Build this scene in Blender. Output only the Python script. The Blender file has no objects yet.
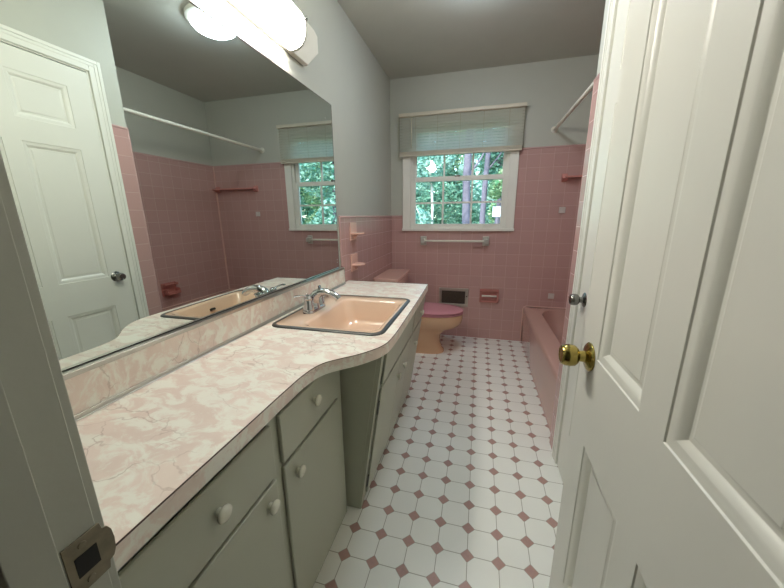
import bpy, bmesh, math, random
from mathutils import Vector, Matrix
random.seed(7)
PI = math.pi
SC = bpy.context.scene
COL = SC.collection
L = 3.21           # back wall
XR = 1.295         # right wall with the closet door
XT = 2.085         # long wall of the tub alcove
YA = 1.698         # near end of the tub alcove
YF = 0.184         # inner face of the front wall
H = 2.44
PITCH = 0.109      # wall tile

# ------------------------------------------------------------------ materials
def srgb(r, g, b):
    def f(c):
        c /= 255.0
        return c / 12.92 if c <= 0.04045 else ((c + 0.055) / 1.055) ** 2.4
    return (f(r), f(g), f(b), 1)

class NT:
    """small node-tree helper"""
    def __init__(s, name):
        s.m = bpy.data.materials.new(name); s.m.use_nodes = True
        s.t = s.m.node_tree; s.b = s.t.nodes['Principled BSDF']
        s.out = s.t.nodes['Material Output']
    def n(s, kind, **kw):
        x = s.t.nodes.new(kind)
        for k, v in kw.items(): setattr(x, k, v)
        return x
    def link(s, a, b): s.t.links.new(a, b)
    def math(s, op, a, b=None, c=None, clamp=False):
        x = s.n('ShaderNodeMath', operation=op, use_clamp=clamp)
        for i, v in enumerate((a, b, c)):
            if v is None: continue
            if isinstance(v, (int, float)): x.inputs[i].default_value = v
            else: s.link(v, x.inputs[i])
        return x.outputs[0]
    def mix(s, fac, a, b):
        x = s.n('ShaderNodeMix', data_type='RGBA')
        for sock, v in ((x.inputs[0], fac), (x.inputs[6], a), (x.inputs[7], b)):
            if isinstance(v, (tuple, float, int)): sock.default_value = v
            else: s.link(v, sock)
        return x.outputs[2]
    def coords(s):
        return s.n('ShaderNodeTexCoord').outputs['Object']
    def noise(s, scale, detail=2, rough=.5, vec=None, dist=0):
        x = s.n('ShaderNodeTexNoise'); x.inputs['Scale'].default_value = scale
        x.inputs['Detail'].default_value = detail; x.inputs['Roughness'].default_value = rough
        x.inputs['Distortion'].default_value = dist
        s.link(vec if vec is not None else s.coords(), x.inputs['Vector']); return x.outputs['Fac']
    def ramp(s, fac, lo, hi):
        x = s.n('ShaderNodeMapRange', interpolation_type='SMOOTHSTEP')
        s.link(fac, x.inputs[0]); x.inputs[1].default_value = lo; x.inputs[2].default_value = hi
        return x.outputs[0]
    def bump(s, h, strength=.3, dist=.002):
        x = s.n('ShaderNodeBump'); x.inputs['Strength'].default_value = strength
        x.inputs['Distance'].default_value = dist
        s.link(h, x.inputs['Height']); s.link(x.outputs[0], s.b.inputs['Normal'])

def plain(name, col, rough=.5, metal=0, var=.05, scale=6, bump=0, bscale=60, coat=0, spec=.5):
    t = NT(name)
    c = srgb(*col)
    if var:
        d = tuple(x * (1 - var * 2) for x in c[:3]) + (1,)
        t.link(t.mix(t.noise(scale, 3), d, tuple(min(1, x * (1 + var)) for x in c[:3]) + (1,)), t.b.inputs['Base Color'])
    else: t.b.inputs['Base Color'].default_value = c
    t.b.inputs['Roughness'].default_value = rough; t.b.inputs['Metallic'].default_value = metal
    t.b.inputs['Specular IOR Level'].default_value = spec
    if coat:
        t.b.inputs['Coat Weight'].default_value = coat; t.b.inputs['Coat Roughness'].default_value = .06
    if bump: t.bump(t.noise(bscale, 3), bump, .003)
    return t.m

def tile_mat(name, axis, u0=1.2335, v0=1.186, col=(190, 153, 149), grid_u=True):
    """stacked square wall tile, seams along the given horizontal axis and z"""
    t = NT(name)
    sep = t.n('ShaderNodeSeparateXYZ'); t.link(t.coords(), sep.inputs[0])
    u = sep.outputs[axis]; v = sep.outputs[2]
    uu = t.math('DIVIDE', t.math('SUBTRACT', u, u0 - 50 * PITCH), PITCH)
    vv = t.math('DIVIDE', t.math('SUBTRACT', v, v0 - 50 * PITCH), PITCH)
    du = t.math('ABSOLUTE', t.math('SUBTRACT', t.math('FRACT', t.math('ADD', uu, .5)), .5))
    dv = t.math('ABSOLUTE', t.math('SUBTRACT', t.math('FRACT', t.math('ADD', vv, .5)), .5))
    d = t.math('MINIMUM', du, dv) if grid_u else dv
    g = t.ramp(d, .009, .02)
    cell = t.n('ShaderNodeCombineXYZ')
    t.link(t.math('FLOOR', uu), cell.inputs[0]); t.link(t.math('FLOOR', vv), cell.inputs[1])
    wn = t.n('ShaderNodeTexWhiteNoise'); t.link(cell.outputs[0], wn.inputs['Vector'])
    base = srgb(*col)
    lo = tuple(x * .97 for x in base[:3]) + (1,); hi = tuple(min(1, x * 1.02) for x in base[:3]) + (1,)
    tc = t.mix(wn.outputs['Value'], lo, hi)
    t.link(t.mix(g, srgb(198, 165, 159), tc), t.b.inputs['Base Color'])
    t.link(t.math('SUBTRACT', .55, t.math('MULTIPLY', g, .40)), t.b.inputs['Roughness'])
    h = t.math('ADD', t.math('MULTIPLY', t.ramp(d, .0, .06), 1.0),
               t.math('ADD', t.math('MULTIPLY', t.noise(9, 1), .25), t.math('MULTIPLY', wn.outputs['Value'], .0)))
    t.bump(h, .5, .0016)
    return t.m

def floor_mat():
    t = NT('octagon_and_diamond_tile')
    sep = t.n('ShaderNodeSeparateXYZ'); t.link(t.coords(), sep.inputs[0])
    P = .1105
    def cell(o, c0):
        return t.math('ABSOLUTE', t.math('SUBTRACT', t.math('FRACT', t.math('ADD', t.math('DIVIDE', t.math('SUBTRACT', o, c0 - 60 * P), P), .5)), .5))
    u = cell(sep.outputs[0], .879); v = cell(sep.outputs[1], .9595)
    s = t.math('ADD', u, v)
    R = .225
    dia = t.math('SUBTRACT', 1, t.ramp(s, R - .012, R + .004))
    line = t.math('MINIMUM', t.math('ABSOLUTE', t.math('SUBTRACT', s, R)), t.math('MINIMUM', u, v))
    # straight joints stop at the diamonds
    joint = t.math('MULTIPLY', t.math('SUBTRACT', 1, t.ramp(t.math('MINIMUM', u, v), .006, .016)), t.ramp(s, R - .01, R))
    ring = t.math('SUBTRACT', 1, t.ramp(t.math('ABSOLUTE', t.math('SUBTRACT', s, R + .004)), .006, .02))
    g = t.math('MAXIMUM', joint, t.math('MULTIPLY', ring, .8))
    n = t.noise(5, 3)
    white = t.mix(n, srgb(236, 236, 230), srgb(247, 247, 242))
    pink = t.mix(t.noise(90, 3), srgb(168, 134, 126), srgb(188, 152, 144))
    c = t.mix(dia, white, pink)
    t.link(t.mix(t.math('MULTIPLY', g, .85), c, srgb(150, 140, 128)), t.b.inputs['Base Color'])
    t.b.inputs['Roughness'].default_value = .33
    t.bump(t.math('ADD', t.math('SUBTRACT', 1, g), t.math('MULTIPLY', t.noise(40, 2), .2)), .35, .0012)
    return t.m

def laminate_mat():
    t = NT('rose_marble_laminate')
    co = t.coords()
    mp = t.n('ShaderNodeMapping'); mp.inputs['Scale'].default_value = (1.0, 1.5, 1.2)
    mp.inputs['Rotation'].default_value = (0, 0, .5)
    t.link(co, mp.inputs['Vector']); v = mp.outputs[0]
    warp = t.n('ShaderNodeTexNoise'); warp.inputs['Scale'].default_value = 9; warp.inputs['Detail'].default_value = 4
    t.link(v, warp.inputs['Vector'])
    vm = t.n('ShaderNodeVectorMath', operation='MULTIPLY_ADD'); t.link(warp.outputs['Color'], vm.inputs[0])
    vm.inputs[1].default_value = (.16, .16, .16); t.link(v, vm.inputs[2]); w = vm.outputs[0]
    a = t.noise(15, 6, .66, v, .6)
    base = t.mix(t.ramp(t.noise(7, 3, .6, v), .35, .65), srgb(232, 216, 205), srgb(224, 206, 195))
    patch = t.ramp(a, .43, .58)
    c = t.mix(patch, base, srgb(238, 235, 224))
    vo = t.n('ShaderNodeTexVoronoi', feature='DISTANCE_TO_EDGE'); vo.inputs['Scale'].default_value = 6.5
    t.link(w, vo.inputs['Vector'])
    vein = t.math('MULTIPLY', t.math('SUBTRACT', 1, t.ramp(vo.outputs['Distance'], .0, .022)), t.ramp(t.noise(6, 2, .5, v), .46, .62))
    c = t.mix(t.math('MULTIPLY', vein, .42), c, srgb(150, 118, 102))
    t.link(c, t.b.inputs['Base Color'])
    t.b.inputs['Roughness'].default_value = .32
    return t.m

def emit_mat(name, col, strength):
    t = NT(name)
    t.b.inputs['Base Color'].default_value = srgb(240, 240, 235)
    t.b.inputs['Emission Color'].default_value = srgb(*col)
    t.b.inputs['Emission Strength'].default_value = strength
    t.b.inputs['Roughness'].default_value = .3
    return t.m

def glass_pane_mat():
    t = NT('window_glass')
    tr = t.n('ShaderNodeBsdfTransparent'); tr.inputs[0].default_value = (.93, .97, .96, 1)
    gl = t.n('ShaderNodeBsdfGlossy'); gl.inputs['Roughness'].default_value = .02
    fr = t.n('ShaderNodeFresnel'); fr.inputs['IOR'].default_value = 1.5
    mx = t.n('ShaderNodeMixShader')
    t.link(fr.outputs[0], mx.inputs[0]); t.link(tr.outputs[0], mx.inputs[1]); t.link(gl.outputs[0], mx.inputs[2])
    t.link(mx.outputs[0], t.out.inputs['Surface'])
    return t.m

def slat_mat():
    t = NT('white_vinyl_slat')
    df = t.n('ShaderNodeBsdfDiffuse'); df.inputs[0].default_value = srgb(232, 228, 215)
    tl = t.n('ShaderNodeBsdfTranslucent'); tl.inputs[0].default_value = srgb(240, 242, 240)
    mx = t.n('ShaderNodeMixShader'); mx.inputs[0].default_value = .8
    t.link(df.outputs[0], mx.inputs[1]); t.link(tl.outputs[0], mx.inputs[2]); t.link(mx.outputs[0], t.out.inputs['Surface'])
    return t.m

def leaf_mat(name, a, b):
    t = NT(name)
    n = t.noise(2.2, 4, .6)
    oi = t.n('ShaderNodeNewGeometry')
    rnd = oi.outputs['Random Per Island']
    c = t.mix(rnd, srgb(*a), srgb(*b))
    df = t.n('ShaderNodeBsdfDiffuse'); tl = t.n('ShaderNodeBsdfTranslucent'); mx = t.n('ShaderNodeMixShader'); mx.inputs[0].default_value = .4
    t.link(c, df.inputs[0]); t.link(c, tl.inputs[0]); t.link(df.outputs[0], mx.inputs[1]); t.link(tl.outputs[0], mx.inputs[2])
    t.link(mx.outputs[0], t.out.inputs['Surface'])
    return t.m

M = {}
M['wall'] = plain('grey_wall_paint', (186, 187, 177), .6, var=.02, bump=.15, bscale=120)
M['ceiling'] = plain('ceiling_paint', (188, 190, 182), .8, var=.03, bump=.3, bscale=90)
M['white'] = plain('white_gloss_paint', (228, 228, 220), .34, var=.015, bump=.05, bscale=40)
M['white_wood'] = plain('white_window_paint', (236, 234, 226), .4, var=.02)
M['jamb'] = plain('jamb_paint', (180, 181, 170), .45, var=.03, bump=.1, bscale=50)
M['tile_back'] = tile_mat('pink_tile_back', 0)
M['tile_side'] = tile_mat('pink_tile_side', 1, u0=L - 0.004)
M['tile_strip'] = tile_mat('pink_tile_strip', 1, u0=L, grid_u=False, v0=1.167)
M['tile_trim'] = plain('pink_bullnose', (200, 164, 162), .15, var=.03)
M['floor'] = floor_mat()
M['laminate'] = laminate_mat()
M['cab'] = plain('sage_cabinet_paint', (176, 178, 162), .42, var=.03, scale=4, bump=.05, bscale=30)
M['dark'] = plain('dark_void', (22, 20, 17), .7, var=0)
M['seam'] = plain('brown_seam', (70, 46, 38), .5, var=.05)
M['porcelain_knob'] = plain('porcelain_knob', (222, 220, 205), .2, var=.02)
M['peach'] = plain('peach_porcelain', (222, 192, 168), .1, var=.02, scale=3, coat=.4)
M['tan'] = plain('tan_porcelain', (212, 174, 142), .14, var=.03, scale=3, coat=.3)
M['tankpink'] = plain('pink_porcelain', (208, 168, 156), .14, var=.03, scale=3, coat=.3)
M['tub'] = plain('pink_enamel', (190, 152, 142), .14, var=.03, scale=3, coat=.3)
M['mauve'] = plain('mauve_plastic', (198, 136, 148), .22, var=.02)
M['chrome'] = plain('chrome', (205, 207, 212), .07, 1, var=0)
M['steel'] = plain('brushed_steel', (128, 126, 122), .22, 1, var=.05, scale=30)
M['ring'] = plain('sink_rim_steel', (84, 84, 82), .38, .75, var=.08, scale=20)
M['alu'] = plain('aluminium_trim', (190, 188, 182), .28, 1, var=.05, scale=20)
M['brass'] = plain('brass', (172, 154, 88), .16, 1, var=.08, scale=25)
M['oldbrass'] = plain('aged_strike_metal', (142, 132, 114), .38, .8, var=.25, scale=60)
M['caulk'] = plain('caulk', (214, 176, 166), .5, var=.03)
M['ceramic_pink'] = plain('pink_ceramic', (206, 142, 136), .12, var=.02)
M['ceramic_peach'] = plain('peach_ceramic', (224, 184, 170), .12, var=.02)
M['ceramic_red'] = plain('rose_ceramic', (186, 120, 112), .12, var=.03)
M['square'] = plain('grey_plate', (205, 196, 192), .3, var=.03)
M['rod'] = plain('ivory_rod', (222, 218, 206), .3, var=.04)
M['grille'] = plain('vent_mesh', (78, 66, 56), .6, var=.15, scale=80)
M['ventframe'] = plain('vent_frame', (186, 176, 166), .35, .6, var=.05)
M['pane'] = glass_pane_mat()
M['slat'] = slat_mat()
M['blind'] = plain('blind_rail', (214, 206, 188), .45, var=.03)
M['vanity_glow'] = emit_mat('lit_frosted_glass', (246, 242, 232), 46)
M['dome_glow'] = emit_mat('lit_dome_glass', (232, 244, 255), 46)
M['bark'] = plain('bark', (112, 106, 118), .9, var=.3, scale=9, bump=.8, bscale=14)
M['bark_pale'] = plain('pale_bark', (216, 208, 200), .9, var=.2, scale=9)
M['leaf1'] = leaf_mat('leaves_bright', (96, 150, 112), (196, 218, 176))
M['leaf2'] = leaf_mat('leaves_deep', (50, 100, 84), (140, 186, 160))
M['leaf3'] = leaf_mat('leaves_teal', (84, 144, 130), (190, 222, 206))
M['grass'] = plain('grass', (70, 100, 60), .9, var=.4, scale=4, bump=.5, bscale=20)
M['fixture'] = plain('white_fixture_enamel', (238, 234, 222), .3, var=.02)
M['mirror'] = (lambda t: (setattr(t.b.inputs['Metallic'], 'default_value', 1), setattr(t.b.inputs['Roughness'], 'default_value', .0),
                          setattr(t.b.inputs['Base Color'], 'default_value', (.68, .74, .70, 1)), t.m)[-1])(NT('silvered_glass'))

# ------------------------------------------------------------------ mesh helpers
def rrect(x0, x1, y0, y1, r, n=6):
    pts = []
    for cx, cy, a0 in ((x1 - r, y1 - r, 0), (x0 + r, y1 - r, PI / 2), (x0 + r, y0 + r, PI), (x1 - r, y0 + r, 1.5 * PI)):
        for i in range(n + 1):
            a = a0 + PI / 2 * i / n
            pts.append((cx + r * math.cos(a), cy + r * math.sin(a)))
    return pts

def ellipse(cx, cy, a, b, n=40, p=2.0, egg=0.0):
    pts = []
    for i in range(n):
        t = 2 * PI * i / n; c, s = math.cos(t), math.sin(t)
        x = a * math.copysign(abs(c) ** (2 / p), c); y = b * math.copysign(abs(s) ** (2 / p), s)
        y *= 1 - egg * (x / a)
        pts.append((cx + x, cy + y))
    return pts

class B:
    def __init__(s): s.bm = bmesh.new()
    def box(s, x0, x1, y0, y1, z0, z1):
        vs = [s.bm.verts.new(p) for p in ((x0, y0, z0), (x1, y0, z0), (x1, y1, z0), (x0, y1, z0), (x0, y0, z1), (x1, y0, z1), (x1, y1, z1), (x0, y1, z1))]
        for f in ((0, 3, 2, 1), (4, 5, 6, 7), (0, 1, 5, 4), (1, 2, 6, 5), (2, 3, 7, 6), (3, 0, 4, 7)):
            s.bm.faces.new([vs[i] for i in f])
        return s
    def hexa(s, p):
        vs = [s.bm.verts.new(q) for q in p]
        for f in ((0, 3, 2, 1), (4, 5, 6, 7), (0, 1, 5, 4), (1, 2, 6, 5), (2, 3, 7, 6), (3, 0, 4, 7)):
            s.bm.faces.new([vs[i] for i in f])
        return s
    def loft(s, loops, cap0=True, cap1=True, closed=True):
        rows = [[s.bm.verts.new(p) for p in lp] for lp in loops]
        n = len(rows[0])
        for a, b in zip(rows, rows[1:]):
            for i in range(n if closed else n - 1):
                j = (i + 1) % n
                s.bm.faces.new((a[i], a[j], b[j], b[i]))
        if cap0: s.bm.faces.new(list(reversed(rows[0])))
        if cap1: s.bm.faces.new(rows[-1])
        return s
    def lathe(s, prof, origin, axis=(0, 0, 1), n=24):
        ax = Vector(axis).normalized(); q = Vector((0, 0, 1)).rotation_difference(ax); o = Vector(origin)
        loops = []
        for r, h in prof:
            loops.append([tuple(o + q @ Vector((max(r, 1e-4) * math.cos(2 * PI * i / n), max(r, 1e-4) * math.sin(2 * PI * i / n), h))) for i in range(n)])
        return s.loft(loops)
    def tube(s, path, radii, n=12, flat=1.0):
        P = [Vector(p) for p in path]
        if isinstance(radii, (int, float)): radii = [radii] * len(P)
        loops = []; up = Vector((0, 0, 1)); last = None
        for i, p in enumerate(P):
            d = (P[min(i + 1, len(P) - 1)] - P[max(i - 1, 0)]).normalized()
            if last is None:
                a = d.cross(up)
                if a.length < .1: a = d.cross(Vector((0, 1, 0)))
            else: a = last - d * last.dot(d)
            a.normalize(); last = a; b = d.cross(a)
            loops.append([tuple(p + (a * math.cos(2 * PI * k / n) + b * flat * math.sin(2 * PI * k / n)) * radii[i]) for k in range(n)])
        return s.loft(loops)
    def sphere(s, c, r, sx=1, sy=1, sz=1, sub=3):
        m = Matrix.Translation(c) @ Matrix.Diagonal((sx, sy, sz, 1))
        bmesh.ops.create_icosphere(s.bm, subdivisions=sub, radius=r, matrix=m); return s
    def poly_prism(s, pts, z0, z1, hole=None):
        """vertical prism over a 2-D outline, optionally with one hole"""
        def ring(ps, z): return [s.bm.verts.new((x, y, z)) for x, y in ps]
        res = []
        for z in (z0, z1):
            o = ring(pts, z); es = [s.bm.edges.new((o[i], o[(i + 1) % len(o)])) for i in range(len(o))]
            h = None
            if hole:
                h = ring(hole, z); es += [s.bm.edges.new((h[i], h[(i + 1) % len(h)])) for i in range(len(h))]
            bmesh.ops.triangle_fill(s.bm, use_beauty=True, use_dissolve=False, edges=es)
            res.append((o, h))
        for a, b in ((res[0][0], res[1][0]), (res[0][1], res[1][1])):
            if a is None: continue
            for i in range(len(a)):
                j = (i + 1) % len(a); s.bm.faces.new((a[i], a[j], b[j], b[i]))
        return s

def obj(name, b, mat, parent=None, smooth=False, bevel=0, origin=None, seg=2, angle=30):
    bm = b.bm if isinstance(b, B) else b
    bmesh.ops.recalc_face_normals(bm, faces=bm.faces)
    off = Vector((0, 0, 0))
    if parent is not None:
        q = parent
        while q is not None: off += q.location; q = q.parent
    loc = Vector(origin) if origin is not None else Vector((0, 0, 0))
    base = loc if origin is not None else off
    bmesh.ops.translate(bm, verts=bm.verts, vec=-base)
    me = bpy.data.meshes.new(name); bm.to_mesh(me); bm.free()
    me.materials.append(M[mat] if isinstance(mat, str) else mat)
    o = bpy.data.objects.new(name, me); COL.objects.link(o)
    if parent is not None:
        o.parent = parent; o.location = (loc - off) if origin is not None else (0, 0, 0)
    else: o.location = loc
    if smooth:
        for p in me.polygons: p.use_smooth = True
        me.set_sharp_from_angle(angle=math.radians(angle if not bevel else 60))
    if bevel:
        md = o.modifiers.new('Bevel', 'BEVEL'); md.width = bevel; md.segments = seg; md.limit_method = 'ANGLE'; md.angle_limit = math.radians(40)
        if not smooth:
            for p in me.polygons: p.use_smooth = True
            md.harden_normals = True
    return o

def tag(o, label=None, cat=None, group=None, kind=None):
    if label: o['label'] = label
    if cat: o['category'] = cat
    if group: o['group'] = group
    if kind: o['kind'] = kind
    return o
def thing(name, label, cat, loc=(0, 0, 0), group=None):
    o = bpy.data.objects.new(name, None); COL.objects.link(o); o.location = loc; o.empty_display_size = .1
    return tag(o, label, cat, group)
def struct(name, b, mat, parent=None, **kw):
    o = obj(name, b, mat, parent, **kw)
    if parent is None: o['kind'] = 'structure'
    return o

# ------------------------------------------------------------------ room shell
struct('floor', B().box(-.1, XT + .1, .05, L + .1, -.06, 0), 'floor')
struct('ceiling', B().box(-.1, XT + .1, .05, L + .1, H, H + .06), 'ceiling')
T = .006   # tile thickness
# mirror wall
wl = struct('wall_left', B().box(-.12, -T, .05, L + .1, 0, H), 'wall')
obj('tile_wainscot', B().box(-T, 0, 1.930, L, 0, 1.215), 'tile_side', wl)
tl = B().tube([(-.001, 1.933, .80), (-.001, 1.933, 1.222), ], .006, 10)
tl.tube([(-.002, 1.930, 1.219), (-.002, L, 1.219)], .008, 10)
obj('bullnose_trim', tl, 'tile_trim', wl, smooth=True)
# back wall with window opening
WX0, WX1, WZ0, WZ1 = .195, 1.09, 1.10, 2.03
bw = B()
bw.box(-.1, WX0, L + T, L + .12, 0, H).box(WX1, XT + .1, L + T, L + .12, 0, H)
bw.box(WX0, WX1, L + T, L + .12, 0, WZ0).box(WX0, WX1, L + T, L + .12, WZ1, H)
wb = struct('wall_back', bw, 'wall')
bt = B()
bt.box(0, .1176, L, L + T, 0, 1.215).box(.1176, 1.1636, L, L + T, 0, 1.078).box(1.1636, XT, L, L + T, 0, 1.78)
obj('tile_wainscot', bt, 'tile_back', wb)
tt = B().tube([(0, L + .002, 1.219), (.1176, L + .002, 1.219)], .008, 10).tube([(1.1636, L + .002, 1.782), (XT, L + .002, 1.782)], .008, 10)
obj('bullnose_trim', tt, 'tile_trim', wb, smooth=True)
# right wall with closet door opening, ends at the tub alcove
CD0, CD1, CDZ = .785, 1.525, 2.024
rw = B()
rw.box(XR + T, XR + .12, .05, CD0, 0, H).box(XR + T, XR + .12, CD1, YA - T, 0, H).box(XR + T, XR + .12, CD0, CD1, CDZ, H)
rw.box(XR + .12, XR + .7, .6, .62, 0, H).box(XR + .12, XR + .7, YA - .11, YA - .09, 0, H).box(XR + .68, XR + .7, .6, YA - .1, 0, H)
wr = struct('wall_right', rw, 'wall')
obj('tile_strip', B().box(XR, XR + T, 1.598, YA - .006, 0, 1.765), 'tile_strip', wr)
ts = B().tube([(XR + .006, YA - .006, 0), (XR + .006, YA - .006, 1.768)], .007, 12).tube([(XR + .004, 1.598, 1.766), (XR + .004, YA - .006, 1.766)], .008, 10)
obj('bullnose_trim', ts, 'tile_trim', wr, smooth=True)
# alcove walls
wa = struct('wall_alcove_end', B().box(XR + T + .0005, XT + .1, YA - .11, YA - T, 0, H), 'wall')
obj('tile_surround', B().box(XR + .008, XT, YA - T, YA, 0, 1.775), 'tile_back', wa)
wt = struct('wall_tub', B().box(XT + T, XT + .12, YA - .1, L + .1, 0, H), 'wall')
obj('tile_surround', B().box(XT, XT + T, YA, L, 0, 1.775), 'tile_side', wt)
tt = B().tube([(XT + .002, YA, 1.782), (XT + .002, L, 1.782)], .008, 10)
obj('bullnose_trim', tt, 'tile_trim', wt, smooth=True)
struct('trim_1', B().box(XT - .012, XT, L - .012, L, .34, 1.78), 'caulk')
# front wall with the doorway the camera stands in
DX0, DX1, DZ = .478, 1.165, 2.035
fw = B().box(-.12, DX0 - .015, .07, YF, 0, H).box(DX1 + .015, XR + T, .07, YF, 0, H).box(DX0 - .015, DX1 + .015, .07, YF, DZ + .015, H)
struct('wall_front', fw, 'wall')
# hallway the camera stands in
hb = B().box(-.7, -.6, -1.3, .07, 0, H).box(2.3, 2.4, -1.3, .07, 0, H).box(-.7, 2.4, -1.4, -1.3, 0, H).box(-.6, -.12, .07, .17, 0, H).box(XR + T, 2.3, .0, .07, 0, H)
struct('wall_hall', hb, 'wall')
struct('floor_hall', B().box(-.7, 2.4, -1.4, .05, -.06, -.0005), plain('hall_wood', (120, 84, 56), .4, var=.1))
struct('ceiling_hall', B().box(-.7, 2.4, -1.4, .05, H, H + .06), 'ceiling')
# door frame (jambs, stops, casing) of the entry
jm = B().box(DX0 - .015, DX0, .07, YF, 0, DZ).box(DX1, DX1 + .015, .07, YF, 0, DZ).box(DX0 - .015, DX1 + .015, .07, YF, DZ, DZ + .015)
jm.box(DX0, DX0 + .012, .113, .147, 0, DZ).box(DX1 - .012, DX1, .113, .147, 0, DZ).box(DX0, DX1, .113, .147, DZ - .012, DZ)
fr = struct('trim_2', jm, 'jamb', bevel=.0015)
cs = B().box(.415, DX0 - .005, YF, YF + .010, 0, DZ + .06).box(DX1 + .005, DX1 + .065, YF, YF + .010, 0, DZ + .06).box(DX0 - .005, DX1 + .005, YF, YF + .010, DZ + .005, DZ + .06)
cs.box(.415, .432, YF + .010, YF + .014, 0, DZ + .06)
obj('door_casing', cs, 'jamb', fr, bevel=.002)
# strike plate on the left jamb
sp = B()
ol = [(.152, .843), (.1855, .843), (.187, .852), (.1915, .854), (.1945, .861), (.1955, .874), (.1945, .887), (.1915, .894), (.187, .896), (.1855, .905), (.152, .905)]
def ringyz(x, pts): return [(x, y, z) for y, z in pts]
sp.loft([ringyz(DX0 + .0002, ol), ringyz(DX0 + .0022, ol)])
spo = obj('strike_plate', sp, 'oldbrass', fr, bevel=.0006)
obj('latch_hole', B().box(DX0 + .001, DX0 + .0028, .159, .179, .862, .886), 'dark', spo)
obj('screw', B().lathe([(.004, 0), (.0035, .0012), (.001, .0014)], (DX0 + .002, .168, .896), (1, 0, 0), 12), 'oldbrass', spo, smooth=True)
obj('screw', B().lathe([(.004, 0), (.0035, .0012), (.001, .0014)], (DX0 + .002, .168, .852), (1, 0, 0), 12), 'oldbrass', spo, smooth=True)

# ------------------------------------------------------------------ six panel doors
def panel_door_bm(mapf, W, Ht, thick, cols, rows, both=True):
    """mapf(u, z, d) -> world; d = distance behind the visible face"""
    bm = bmesh.new()
    us = sorted({0, W, *[c for p in cols for c in p]}); zs = sorted({0, Ht, *[c for p in rows for c in p]})
    prof = [(0, 0), (.0015, .0028), (.005, .0032), (.010, .0042), (.015, .0062), (.020, .0095), (.0245, .0140), (.027, .0142), (.0360, .0112), (.0365, .0106)]
    def face(fn):
        vc = {}
        def v(u, z, d):
            k = (round(u, 5), round(z, 5), round(d, 5))
            if k not in vc: vc[k] = bm.verts.new(fn(u, z, d))
            return vc[k]
        for i in range(len(us) - 1):
            for j in range(len(zs) - 1):
                a, b, c, d_ = us[i], us[i + 1], zs[j], zs[j + 1]
                if (a, b) in cols and (c, d_) in rows:
                    lp = [[v(a + s, c + s, d), v(b - s, c + s, d), v(b - s, d_ - s, d), v(a + s, d_ - s, d)] for s, d in prof]
                    for p, q in zip(lp, lp[1:]):
                        for k in range(4): bm.faces.new((p[k], p[(k + 1) % 4], q[(k + 1) % 4], q[k]))
                    bm.faces.new(lp[-1])
                else: bm.faces.new((v(a, c, 0), v(b, c, 0), v(b, d_, 0), v(a, d_, 0)))
    face(mapf); face(lambda u, z, d: mapf(u, z, thick - d))
    for (u0, z0, u1, z1) in ((0, 0, W, 0), (W, 0, W, Ht), (W, Ht, 0, Ht), (0, Ht, 0, 0)):
        vs = [bm.verts.new(mapf(u0, z0, 0)), bm.verts.new(mapf(u1, z1, 0)), bm.verts.new(mapf(u1, z1, thick)), bm.verts.new(mapf(u0, z0, thick))]
        bm.faces.new(vs)
    bmesh.ops.remove_doubles(bm, verts=bm.verts, dist=1e-5)
    return bm

def door_knob(parent, c, ax, mat, s=1.0, name='door_knob'):
    ros = [(.0, 0), (.033, 0), (.034, .003), (.030, .007), (.018, .010), (.0135, .013), (.0125, .024)]
    k = [(.0115, .020), (.0125, .024), (.019, .027), (.0245, .033), (.026, .043), (.025, .053), (.022, .061), (.020, .0625), (.018, .0625), (.017, .0615), (.0, .0615)]
    r = obj('rosette', B().lathe([(a * s, b * s) for a, b in ros], c, ax, 32), mat, parent, smooth=True, angle=40)
    obj(name, B().lathe([(a * s, b * s) for a, b in k], c, ax, 32), mat, parent, smooth=True, angle=40)

# entry door, opened 90 degrees; the visible (hall side) face looks towards -x
EX, EY1, EY0 = 1.125, .845, .178
W = EY1 - EY0
d2 = bpy.data.objects.new('door_2', None); COL.objects.link(d2); d2.location = (EX + .0175, EY0, 0); d2['kind'] = 'structure'
rowsE = [(.255, .682), (.902, 1.585), (1.685, 1.90)]
slab = panel_door_bm(lambda u, z, d: (EX + d, EY1 - u, z + .008), W, 2.02, .035, [(.100, .298), (.372, .570)], rowsE)
obj('door_slab', slab, 'white', d2, bevel=.0008)
kn = thing('x', None, None); bpy.data.objects.remove(kn)
door_knob(d2, (EX, .786, .899), (-1, 0, 0), 'brass')
door_knob(d2, (EX + .035, .786, .899), (1, 0, 0), 'brass', .8)
for z in (.25, 1.0, 1.78):
    h = B().tube([(EX + .039, EY0 - .002, z - .045), (EX + .039, EY0 - .002, z + .045)], .006, 10)
    obj('hinge', h, 'brass', d2, smooth=True)
obj('latch_plate', B().box(EX + .006, EX + .029, EY1 - .0005, EY1 + .001, .87, .93), 'brass', d2)

# closet door in the right wall
d1 = bpy.data.objects.new('door_1', None); COL.objects.link(d1); d1.location = (XR + .02, CD0, 0); d1['kind'] = 'structure'
CW = CD1 - .0105 - CD0 - .004
slab = panel_door_bm(lambda u, z, d: (XR + .001 + d, CD1 - .0085 - u, z + .012), CW, 2.0, .035, [(.110, .356), (.424, .616)][:1] + [(.424, .626)], [(.245, .690), (.870, 1.583), (1.690, 1.898)])
obj('door_slab', slab, 'white', d1, bevel=.0008)
door_knob(d1, (XR + .004, 1.446, .876), (-1, 0, 0), 'steel', .92)
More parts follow.
